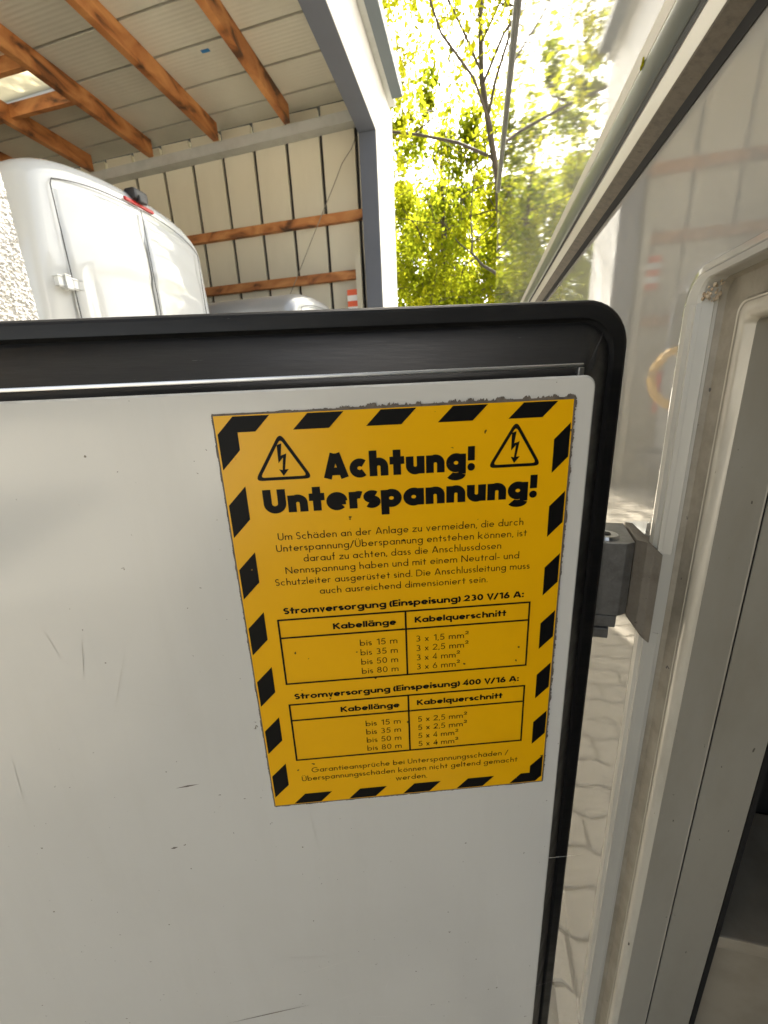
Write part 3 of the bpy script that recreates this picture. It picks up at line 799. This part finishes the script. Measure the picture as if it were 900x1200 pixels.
# scratches and chips on the panel
bm = bmesh.new()
def scratch(a0, z0, a1, z1, w):
    d = Vector((a1 - a0, z1 - z0)); n = Vector((-d.y, d.x)).normalized() * w / 2
    q = [(a0 - n.x * 0.2, z0 - n.y * 0.2), ((a0 + a1) / 2 + n.x, (z0 + z1) / 2 + n.y), (a1, z1), ((a0 + a1) / 2 - n.x, (z0 + z1) / 2 - n.y)]
    bm.faces.new([bm.verts.new(hp3(a, 0.00045, z)) for a, z in q])
scratch(-0.078, -0.562, 0.005, -0.548, 0.0012)
scratch(-0.070, -0.272, -0.052, -0.270, 0.0015)
scratch(-0.085, -0.332, -0.079, -0.331, 0.002)
for _ in range(70):
    a, z = rng.uniform(-0.30, 0.215), rng.uniform(-0.60, 0.003)
    if -0.003 < a < 0.213 and -0.3 < z < 0: continue
    L = rng.choice([0.0005, 0.0007, 0.001, 0.0022]); an = rng.uniform(0, 3.1)
    if a + L * math.cos(an) > 0.214 or z + L * math.sin(an) > 0.003: continue
    scratch(a, z, a + L * math.cos(an), z + L * math.sin(an) * 0.6, rng.uniform(0.0004, 0.0008))
tag(bm_obj('paint_chips', bm, 'residue', face), kind='stuff')
bm = bmesh.new()
for _ in range(46):
    a, z = rng.uniform(-0.28, 0.20), rng.uniform(-0.60, 0.0)
    if -0.02 < a < 0.213 and -0.31 < z < 0: continue
    L = rng.uniform(0.01, 0.07); an = rng.choice([rng.uniform(-0.3, 0.4), rng.uniform(1.2, 2.0)])
    scratch(a, z, a + L * math.cos(an), z + L * math.sin(an), rng.uniform(0.0003, 0.0006))
tag(bm_obj('hairline_scratches', bm, 'hairline', face), kind='stuff')

# hinge: knuckle on the hatch, bracket on the frame
def prism(bm, pts, z0, z1, bev=0.0, top=None):
    lo = [bm.verts.new((x_, y_, H + z0)) for x_, y_ in pts]
    hi = [bm.verts.new((x_, y_, H + (z1 if top is None else top[i]))) for i, (x_, y_) in enumerate(pts)]
    n = len(pts)
    fs = [bm.faces.new(lo[::-1]), bm.faces.new(hi)]
    for i in range(n): fs.append(bm.faces.new((lo[i], lo[(i + 1) % n], hi[(i + 1) % n], hi[i])))
    if bev:
        es = list({e for fc in fs for e in fc.edges})
        bmesh.ops.bevel(bm, geom=es, offset=bev, segments=2, affect='EDGES', profile=0.6)
hinge = empty('hinge', hp3(0.26, 0.04, -0.15)); adopt(hinge, hatch)
bm = bmesh.new()
prism(bm, [(0.085, 0.335), (0.1205, 0.334), (0.1275, 0.3385), (0.1345, 0.390), (0.085, 0.392)], -0.1880, -0.1225, 0.0008)
prism(bm, [(0.085, 0.3335), (0.1190, 0.3335), (0.1215, 0.340), (0.123, 0.38), (0.085, 0.38)], -0.1990, -0.1881, 0.0010)
prism(bm, [(0.085, 0.331), (0.1135, 0.331), (0.1150, 0.337), (0.116, 0.37), (0.085, 0.37)], -0.2085, -0.1991, 0.0010)
bm_obj('knuckle', bm, 'cast', hinge)
bm = bmesh.new()
r = bmesh.ops.create_cone(bm, cap_ends=True, segments=24, radius1=0.0105, radius2=0.0095, depth=0.003)
for v_ in r['verts']: v_.co = Vector((v_.co.x + 0.1085, v_.co.y + 0.350, v_.co.z + H - 0.1213))
bm_obj('pin_head', bm, 'alu', hinge)
bm = bmesh.new()
r = bmesh.ops.create_cone(bm, cap_ends=True, segments=6, radius1=0.0040, radius2=0.0040, depth=0.001)
for v_ in r['verts']: v_.co = Vector((v_.co.x + 0.1085, v_.co.y + 0.350, v_.co.z + H - 0.1194))
bm_obj('socket', bm, 'gap', hinge)
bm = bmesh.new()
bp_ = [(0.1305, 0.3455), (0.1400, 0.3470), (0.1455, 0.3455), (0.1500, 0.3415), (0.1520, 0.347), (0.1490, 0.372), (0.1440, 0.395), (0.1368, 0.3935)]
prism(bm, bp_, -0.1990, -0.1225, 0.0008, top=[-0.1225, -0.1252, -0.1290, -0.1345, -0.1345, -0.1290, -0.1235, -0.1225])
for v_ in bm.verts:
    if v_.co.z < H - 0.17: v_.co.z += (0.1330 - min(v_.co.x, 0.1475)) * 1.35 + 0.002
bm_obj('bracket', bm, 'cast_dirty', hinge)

# ------------------------------------------------------------------ warning sticker
sticker = tag(empty('warning_sticker', hp3(0.105, 0, -0.298)), 'yellow and black striped warning sticker headed Achtung! Unterspannung! on the white hatch', 'sticker')
def sp3(s, t, lift=0.0): return hp3(s / 1000, -lift, -0.0057 - t / 1000)
film = pyd('film', [sp3(0.6, 0.6, 0.00012), sp3(209.4, 0.6, 0.00012), sp3(209.4, 291.9, 0.00012), sp3(0.6, 291.9, 0.00012)], [(0, 3, 2, 1)], 'yellow', sticker)
# grimy ragged rim
def ragged():
    inner, outer = [], []; cur = [0.0]
    def run(p, q, n, amp, base):
        for i in range(n):
            t = i / n
            x_ = p[0] + (q[0] - p[0]) * t; y_ = p[1] + (q[1] - p[1]) * t
            dx, dy = q[0] - p[0], q[1] - p[1]; L = math.hypot(dx, dy); nx, ny = dy / L, -dx / L
            cur[0] = cur[0] * 0.86 + rng.gauss(0, 0.5)
            e = base + amp * min(1.6, max(0, 0.35 + cur[0] * 0.75 + rng.gauss(0, 0.25)))
            inner.append((x_ - nx * 1.2, y_ - ny * 1.2)); outer.append((x_ + nx * e, y_ + ny * e))
    run((0, 0), (70, 0), 160, 0.4, 0.5); run((70, 0), (210, 0), 420, 1.2, 0.8)
    run((210, 0), (210, 292.5), 640, 0.7, 0.5); run((210, 292.5), (0, 292.5), 400, 0.4, 0.4); run((0, 292.5), (0, 0), 500, 0.3, 0.35)
    n = len(inner)
    v = [sp3(*p, 0.00006) for p in inner] + [sp3(*p, 0.00002) for p in outer]
    f = [(i, n + i, n + (i + 1) % n, (i + 1) % n) for i in range(n)]
    f = [q[::-1] for q in f]
    return v, f
rv, rf = ragged()
pyd('grimy_rim', rv, rf, 'residue', sticker)
LIFT = 0.00026
def clip(poly, nx, ny, c):          # keep nx*x + ny*y >= c
    out = []
    for i in range(len(poly)):
        p, q = poly[i], poly[(i + 1) % len(poly)]
        dp, dq = nx * p[0] + ny * p[1] - c, nx * q[0] + ny * q[1] - c
        if dp >= 0: out.append(p)
        if dp * dq < 0:
            t = dp / (dp - dq); out.append((p[0] + (q[0] - p[0]) * t, p[1] + (q[1] - p[1]) * t))
    return out
border = empty('hazard_border', hp3(0.105, 0, -0.15)); adopt(border, sticker)
for (x0, x1, y0, y1) in ((1.6, 208.6, 1.2, 10.1), (1.6, 208.6, 282.4, 291.3), (1.6, 12.9, 10.1, 282.4), (199.0, 208.6, 10.1, 282.4)):
    for k in range(-1, 13):
        a = 12.5 + 42 * k
        poly = [(x0, y0), (x1, y0), (x1, y1), (x0, y1)]
        poly = clip(poly, 1, 1, a); poly = clip(poly, -1, -1, -(a + 20.6)) if len(poly) > 2 else []
        if len(poly) > 2:
            pyd('hazard_stripe', [sp3(*p, LIFT) for p in poly], [tuple(range(len(poly)))[::-1]], 'ink', border)

# stroke lettering in a geometric sans style: glyphs as centre lines
def arc_(cx, cy, rx, ry, a0, a1, n=14):
    return [(cx + rx * math.cos(math.radians(a0 + (a1 - a0) * i / n)), cy + ry * math.sin(math.radians(a0 + (a1 - a0) * i / n))) for i in range(n + 1)]
def glyph(ch, w, X, A, Dn, C):
    """returns (strokes, width); X x-height, A ascender, Dn descender depth, C cap height, w stroke weight"""
    h = w / 2; S = []
    if ch in 'äöüÜ':
        base = {'ä': 'a', 'ö': 'o', 'ü': 'u', 'Ü': 'U'}[ch]
        S, wd = glyph(base, w, X, A, Dn, C)
        top = (X if base != 'U' else C) + max(w * 0.9, 0.24)
        e = max(h * 0.9, 0.07)
        S = S + [[(wd * 0.5 - 0.2, top - e), (wd * 0.5 - 0.2, top + e)], [(wd * 0.5 + 0.2, top - e), (wd * 0.5 + 0.2, top + e)]]
        return S, wd
    bw = X * (0.98 if w < 0.2 else 1.14)                       # bowl width
    R = (bw - w) / 2; RY = (X - w) / 2 if w < 0.2 else (X - w * 0.8) / 2
    nw = X * (0.80 if w < 0.2 else 1.06)                        # n width
    ra = (nw - w) / 2; cyN = X - h * 0.9 - ra * (1 if w < 0.2 else 0.9)
    ray_ = X - h * 0.85 - cyN
    O = arc_(bw / 2, X / 2, R, RY, 0, 360, 28)
    if ch == 'o': return [O], bw
    if ch == 'a': return [O, [(bw - h, 0), (bw - h, X)]], bw
    if ch == 'd': return [O, [(bw - h, 0), (bw - h, A)]], bw
    if ch == 'q': return [O, [(bw - h, -Dn), (bw - h, X)]], bw
    if ch == 'b': return [O, [(h, 0), (h, A)]], bw
    if ch == 'p': return [O, [(h, -Dn), (h, X)]], bw
    if ch == 'g':
        return [O, [(bw - h, X), (bw - h, -Dn * 0.30)] , arc_(bw / 2, -Dn * 0.30, R, Dn * 0.70 - h * 0.85, 0, -165, 14)], bw
    if ch == 'c': return [arc_(bw / 2, X / 2, R, RY, 48, 312, 22)], bw * 0.90
    if ch == 'e': return [arc_(bw / 2, X / 2, R, RY, 0, 318, 26), [(h, X / 2), (bw - h * 0.4, X / 2)]], bw
    if ch in 'nh':
        return [[(h, 0), (h, X if ch == 'n' else A)], arc_(nw / 2, cyN, ra, ray_, 180, 0, 14) + [(nw - h, 0)]], nw
    if ch == 'm':
        mw = nw * 0.96; r2 = (mw - w) / 2; cy2 = X - h * 0.9 - r2 * 0.95; ry2 = X - h * 0.85 - cy2
        return [[(h, 0), (h, X)], arc_(mw / 2, cy2, r2, ry2, 180, 0, 12) + [(mw - h, 0)],
                arc_(mw / 2 + mw - w, cy2, r2, ry2, 180, 0, 12) + [(2 * mw - w - h, 0)]], 2 * mw - w
    if ch == 'u': return [[(h, X)] + arc_(nw / 2, X - cyN, ra, ray_, 180, 360, 14), [(nw - h, 0), (nw - h, X)]], nw
    if ch == 'r': return [[(h, 0), (h, X)], arc_(nw / 2, cyN, ra, ray_, 180, 62, 10)], nw * 0.72
    if ch == 'i': return [[(h, 0), (h, X)], [(h, X + 0.22), (h, X + 0.22 + max(w, 0.15))]], w
    if ch == 'l': return [[(h, 0), (h, A)]], w
    if ch == 't':
        tw = 0.50 + w * 0.8
        return [[(tw / 2, 0), (tw / 2, X * 1.42)], [(0, X - h * 0.8), (tw, X - h * 0.8)]], tw
    if ch == 'k': return [[(h, 0), (h, A)], [(h, X * 0.42), (X * 0.80, X)], [(X * 0.30, X * 0.55), (X * 0.86 + h * 0.3, 0)]], X * 0.86 + h
    if ch == 's':
        sw = X * (0.58 if w < 0.2 else 0.80); r = (sw - w) / 2 + h * 0.3; q = (X - w * 0.85) / 4
        up = arc_(sw / 2, X - h * 0.85 - q, r, q, 35, 268, 12); dn = arc_(sw / 2, h * 0.85 + q, r, q, 88, -145, 12)
        return [up + dn], sw
    if ch == 'S':
        sw = C * (0.50 if w < 0.2 else 0.66); r = (sw - w) / 2; q = (C - w * 0.85) / 4
        return [arc_(sw / 2, C - h * 0.85 - q, r, q, 30, 268, 14) + arc_(sw / 2, h * 0.85 + q, r, q, 88, -150, 14)], sw
    if ch == 'v': return [[(h * 0.8, X), (X * 0.42, h * 0.3), (X * 0.84 - h * 0.8, X)]], X * 0.84
    if ch == 'w': return [[(h * 0.6, X), (X * 0.36, h * 0.3), (X * 0.66, X), (X * 0.96, h * 0.3), (X * 1.32 - h * 0.6, X)]], X * 1.32
    if ch == 'x': return [[(h, 0), (X * 0.8 - h, X)], [(h, X), (X * 0.8 - h, 0)]], X * 0.8
    if ch == 'z': return [[(0, X - h), (X * 0.76, X - h), (h * 0.4, h), (X * 0.78, h)]], X * 0.78
    if ch == 'f': return [[(0.2 + h, 0), (0.2 + h, A - 0.25)] , arc_(0.42 + h, A - 0.25, 0.22, 0.22, 180, 90, 6), [(0, X), (0.6, X)]], 0.6
    if ch == 'A':
        cw = C * (0.78 if w < 0.2 else 0.98)
        return [[(h * 0.9, 0), (cw / 2 - h * 0.25, C)], [(cw / 2 + h * 0.25, C), (cw - h * 0.9, 0)], [(cw / 2 - h * 0.95, C - h * 0.35, w * 0.36), (cw / 2 + h * 0.95, C - h * 0.35, w * 0.36)], [(cw * 0.22, C * 0.28), (cw * 0.78, C * 0.28)]], cw
    if ch == 'U':
        cw = C * (0.66 if w < 0.2 else 0.86); r = (cw - w) / 2
        return [[(h, C)] + arc_(cw / 2, h * 0.9 + r, r, r, 180, 360, 16) + [(cw - h, C)]], cw
    if ch == 'D':
        cw = C * 0.78
        return [[(h, 0), (h, C)], [(h, C - h), (cw * 0.42, C - h)] + arc_(cw * 0.42, C / 2, cw * 0.58 - h, C / 2 - h, 90, -90, 16) + [(h, h)]], cw
    if ch == 'N': return [[(h, 0), (h, C)], [(h, C - h * 0.4), (C * 0.80 - h, h * 0.4)], [(C * 0.80 - h, 0), (C * 0.80 - h, C)]], C * 0.80
    if ch == 'E': 
        ew = C * (0.50 if w < 0.2 else 0.62)
        return [[(h, 0), (h, C)], [(0, C - h * 0.8), (ew, C - h * 0.8)], [(0, C / 2), (ew * 0.95, C / 2)], [(0, h * 0.8), (ew, h * 0.8)]], ew
    if ch == 'G':
        r = C / 2 - h
        return [arc_(C / 2, C / 2, r, r, 42, 360, 24) + [(C * 0.55, C / 2)]], C
    if ch == 'K':
        kw = C * (0.68 if w < 0.2 else 0.86)
        return [[(h, 0), (h, C)], [(h, C * 0.45), (kw - h, C)], [(kw * 0.36, C * 0.58), (kw - h * 0.6, 0)]], kw
    if ch == 'V': return [[(h * 0.9, C), (C * 0.42, h * 0.3), (C * 0.84 - h * 0.9, C)]], C * 0.84
    dw = C * (0.58 if w < 0.2 else 0.72); r = (dw - w) / 2
    if ch == '0': return [arc_(dw / 2, C / 2, r, C / 2 - h * 0.9, 0, 360, 26)], dw
    if ch == '1': return [[(dw * 0.62, 0), (dw * 0.62, C)], [(dw * 0.62, C - h * 0.5), (dw * 0.18, C * 0.80)]], dw * 0.62 + h
    if ch == '2': return [arc_(dw / 2, C - h - r, r, r, 170, -30, 12) + [(h * 0.8, h), (dw, h)]], dw
    if ch == '3':
        q = (C - w * 0.9) / 4
        return [arc_(dw / 2 - h * 0.2, C - h * 0.9 - q, r * 0.85, q, 140, -90, 12), arc_(dw / 2 - h * 0.2, h * 0.9 + q, r, q, 90, -140, 12)], dw
    if ch == '4': return [[(dw * 0.72, 0), (dw * 0.72, C), (h, C * 0.27), (dw, C * 0.27)]], dw
    if ch == '5': return [[(dw * 0.92, C - h * 0.8), (dw * 0.30, C - h * 0.8), (dw * 0.18, C * 0.52)] + arc_(dw * 0.46, C * 0.32, dw * 0.52 - h, C * 0.32 - h * 0.8, 120, -145, 16)], dw
    if ch == '6': return [arc_(dw / 2, C * 0.31, r, C * 0.31 - h * 0.8, 0, 360, 22), [(h * 1.1, C * 0.38), (dw * 0.66, C)]], dw
    if ch == '8':
        q = (C - w * 0.9) / 4
        return [arc_(dw / 2, C - h * 0.9 - q, r * 0.82, q, 0, 360, 18), arc_(dw / 2, h * 0.9 + q, r, q, 0, 360, 18)], dw
    if ch == '²':
        return [[(x_ * 0.55, y_ * 0.55 + C * 0.62) for x_, y_ in s_] for s_ in glyph('2', w * 1.5, X, A, Dn, C)[0]], dw * 0.55
    e = max(w, 0.16)
    if ch == '.': return [[(e / 2, 0, e), (e / 2, e, e)]], e
    if ch == ',': return [[(e / 2 + 0.05, e, w), (e * 0.1, -e * 1.1, w)]], e
    if ch == ':': return [[(e / 2, 0, e), (e / 2, e, e)], [(e / 2, X - e, e), (e / 2, X, e)]], e
    if ch == '!':
        d_ = e * 0.5
        return [[(e / 2, e * 1.35, w * 0.92), (e / 2, C, w * 1.08)], [(p[0], p[1], d_) for p in arc_(e / 2, e * 0.5, d_ / 2, d_ / 2, 0, 360, 16)]], e
    if ch == '/': return [[(0, -Dn * 0.2), (C * 0.42, C)]], C * 0.42
    if ch == '-': return [[(0, X * 0.5), (0.45, X * 0.5)]], 0.45
    if ch == '(': return [arc_(C * 0.72, C * 0.42, C * 0.66, C * 0.72, 140, 220, 10)], C * 0.26
    if ch == ')': return [arc_(-C * 0.46, C * 0.42, C * 0.66, C * 0.72, 40, -40, 10)], C * 0.26
    return [], 0.45
def stroke_mesh(pts, w, V, F, xf, lift):
    if len(pts[0]) == 3: w = pts[0][2]; pts = [p[:2] for p in pts]
    n = len(pts); closed = math.hypot(pts[0][0] - pts[-1][0], pts[0][1] - pts[-1][1]) < 1e-6 and n > 3
    if closed: pts = pts[:-1]; n -= 1
    b = len(V)
    for i in range(n):
        p = Vector(pts[i])
        q0 = Vector(pts[(i - 1) % n]) if (closed or i > 0) else None
        q1 = Vector(pts[(i + 1) % n]) if (closed or i < n - 1) else None
        d0 = (p - q0).normalized() if q0 is not None else None
        d1 = (q1 - p).normalized() if q1 is not None else None
        if d0 is None: d0 = d1
        if d1 is None: d1 = d0
        n0 = Vector((-d0.y, d0.x)); n1 = Vector((-d1.y, d1.x))
        m = n0 + n1
        if m.length < 1e-4: m = n0
        m.normalize(); k = w / 2 / max(0.45, m.dot(n0))
        V.append(sp3(*xf(p + m * k), lift)); V.append(sp3(*xf(p - m * k), lift))
    for i in range(n if closed else n - 1):
        j = (i + 1) % n
        F.append((b + 2 * i, b + 2 * i + 1, b + 2 * j + 1, b + 2 * j))
def text(name, string, s0, s1, base, cap, w, parent, t1=None, bold=False):
    """lay a line between s0 and s1 (mm), baseline base (mm from the top), cap height in mm"""
    C = 1.45 if bold else 1.60; X = 1.04 if bold else 1.0; A = 1.50 if bold else 1.72; Dn = 0.50 if bold else 0.58
    sc = cap / C; gap = 0.09 if bold else 0.235
    pen = 0; items = []
    for ch in string:
        if ch == ' ': pen += 0.50 if bold else 0.58; continue
        S, wd = glyph(ch, w, X, A, Dn, C)
        items.append((S, pen)); pen += wd + gap
    pen -= gap
    kx = (s1 - s0) / pen
    slope = ((t1 - base) / (s1 - s0)) if t1 is not None else 0
    V, F = [], []
    q = 0
    for S, px in items:
        for st in S:
            q += 1
            stroke_mesh(st, w, V, F, lambda p: (s0 + (p[0] + px) * kx, base - p[1] * sc + slope * (p[0] + px) * kx), LIFT + 0.000004 * (q % 5))
    return pyd(name, V, F, 'ink', parent)
head = empty('headline', hp3(0.105, 0, -0.05)); adopt(head, sticker)
text('text_line', 'Achtung!', 59.7, 150.9, 39.8, 14.8, 0.455, head, bold=True)
text('text_line', 'Unterspannung!', 22.2, 190.5, 59.2, 14.6, 0.455, head, bold=True)
para = empty('paragraph', hp3(0.105, 0, -0.1)); adopt(para, sticker)
for s_, a, b, y_ in (('Um Schäden an der Anlage zu vermeiden, die durch', 28.1, 182.9, 76.8), ('Unterspannung/Überspannung entstehen können, ist', 26.2, 185.6, 84.4),
                     ('darauf zu achten, dass die Anschlussdosen', 42.3, 169.1, 92.0), ('Nennspannung haben und mit einem Neutral- und', 30.2, 181.3, 99.6),
                     ('Schutzleiter ausgerüstet sind. Die Anschlussleitung muss', 22.9, 188.7, 107.5), ('auch ausreichend dimensioniert sein.', 50.4, 160.8, 115.2)):
    text('text_line', s_, a, b, y_, 4.6, 0.17, para)
def table(title, ty, y0, yh, y1, rows):
    tb = empty('cable_table', hp3(0.105, 0, -y0 / 1000)); adopt(tb, sticker)
    text('text_line', title, 25.6, 186.0, ty, 4.5, 0.34, tb, bold=True)
    V, F = [], []; ident = lambda p: (p[0], p[1])
    x0, x1, xm = 21.3, 190.4, 105.6; w = 1.25
    for k, st in enumerate(([(x0, y0), (x1, y0)], [(x0, y1), (x1, y1)], [(x0, yh), (x1, yh)], [(x0, y0 - w / 2), (x0, y1 + w / 2)], [(x1, y0 - w / 2), (x1, y1 + w / 2)], [(xm, y0), (xm, y1)])):
        stroke_mesh(st, w, V, F, ident, LIFT + 0.000005 * k)
    pyd('table_rules', V, F, 'ink', tb)
    text('text_line', 'Kabellänge', 56.8, 99.2, yh - 4.0, 4.4, 0.34, tb, bold=True)
    text('text_line', 'Kabelquerschnitt', 111.7, 174.5, yh - 4.4, 4.4, 0.34, tb, bold=True)
    for i, (a, b, e) in enumerate(rows):
        yy = yh + 10.4 + i * 7.5
        text('text_line', a, 73.9, 99.4, yy, 4.6, 0.17, tb)
        text('text_line', b, 112.0, e, yy, 4.6, 0.17, tb)
table('Stromversorgung (Einspeisung) 230 V/16 A:', 128.2, 132.4, 146.0, 182.4, [('bis 15 m', '3 x 1,5 mm²', 148.2), ('bis 35 m', '3 x 2,5 mm²', 148.2), ('bis 50 m', '3 x 4 mm²', 142.3), ('bis 80 m', '3 x 6 mm²', 142.3)])
table('Stromversorgung (Einspeisung) 400 V/16 A:', 195.5, 200.0, 213.6, 249.5, [('bis 15 m', '5 x 2,5 mm²', 148.0), ('bis 35 m', '5 x 2,5 mm²', 148.0), ('bis 50 m', '5 x 4 mm²', 141.6), ('bis 80 m', '5 x 4 mm²', 141.6)])
foot = empty('footer', hp3(0.105, 0, -0.27)); adopt(foot, sticker)
for s_, a, b, y_ in (('Garantieansprüche bei Unterspannungsschäden /', 31.2, 180.8, 262.3), ('Überspannungsschäden können nicht geltend gemacht', 23.2, 188.6, 269.9), ('werden.', 94.0, 118.1, 277.6)):
    text('text_line', s_, a, b, y_, 4.6, 0.17, foot)
def triangle(ax, ay, lx, ly, rx, ry):
    # rounded outline: two loops
    def rounded(pts, r, n=6):
        out = []
        for i in range(3):
            p = Vector(pts[i]); a = (Vector(pts[i - 1]) - p).normalized(); b = (Vector(pts[(i + 1) % 3]) - p).normalized()
            p0, p1 = p + a * r, p + b * r
            for k in range(n + 1):
                t = k / n
                out.append(p0 * (1 - t) ** 2 + p * 2 * t * (1 - t) + p1 * t * t)
        return out
    pts = [(ax, ay - 1.2), (lx - 1.6, ly + 0.6), (rx + 1.6, ry + 0.6)]
    c = Vector((sum(p[0] for p in pts) / 3, sum(p[1] for p in pts) / 3))
    inner = [c + (Vector(p) - c) * 0.80 for p in pts]
    o, i_ = rounded(pts, 4.6), rounded(inner, 2.6)
    n = len(o)
    V = [sp3(*p, LIFT) for p in o] + [sp3(*p, LIFT) for p in i_]
    F = [(k, (k + 1) % n, n + (k + 1) % n, n + k) for k in range(n)]
    tr = pyd('warning_triangle', V, F, 'ink', sticker)
    B = [(34.5, 18.8), (37.3, 17.9), (36.2, 25.0), (39.5, 23.9), (37.75, 33.2), (40.0, 33.1), (36.6, 37.0), (34.3, 33.0), (36.35, 33.5), (37.3, 26.2), (34.4, 29.4)]
    off = ax - 36.6
    V = [sp3(x_ + off - 0.3, y_ - 0.4, LIFT + 0.00001) for x_, y_ in B]
    pyd('lightning_bolt', V, [(0, 10, 2, 1), (2, 10, 9, 3), (3, 9, 8, 4), (4, 8, 7, 6, 5)], 'ink', tr)
triangle(36.4, 12.4, 20.6, 38.4, 51.6, 38.4)
triangle(175.3, 12.4, 160.2, 38.4, 190.5, 38.4)
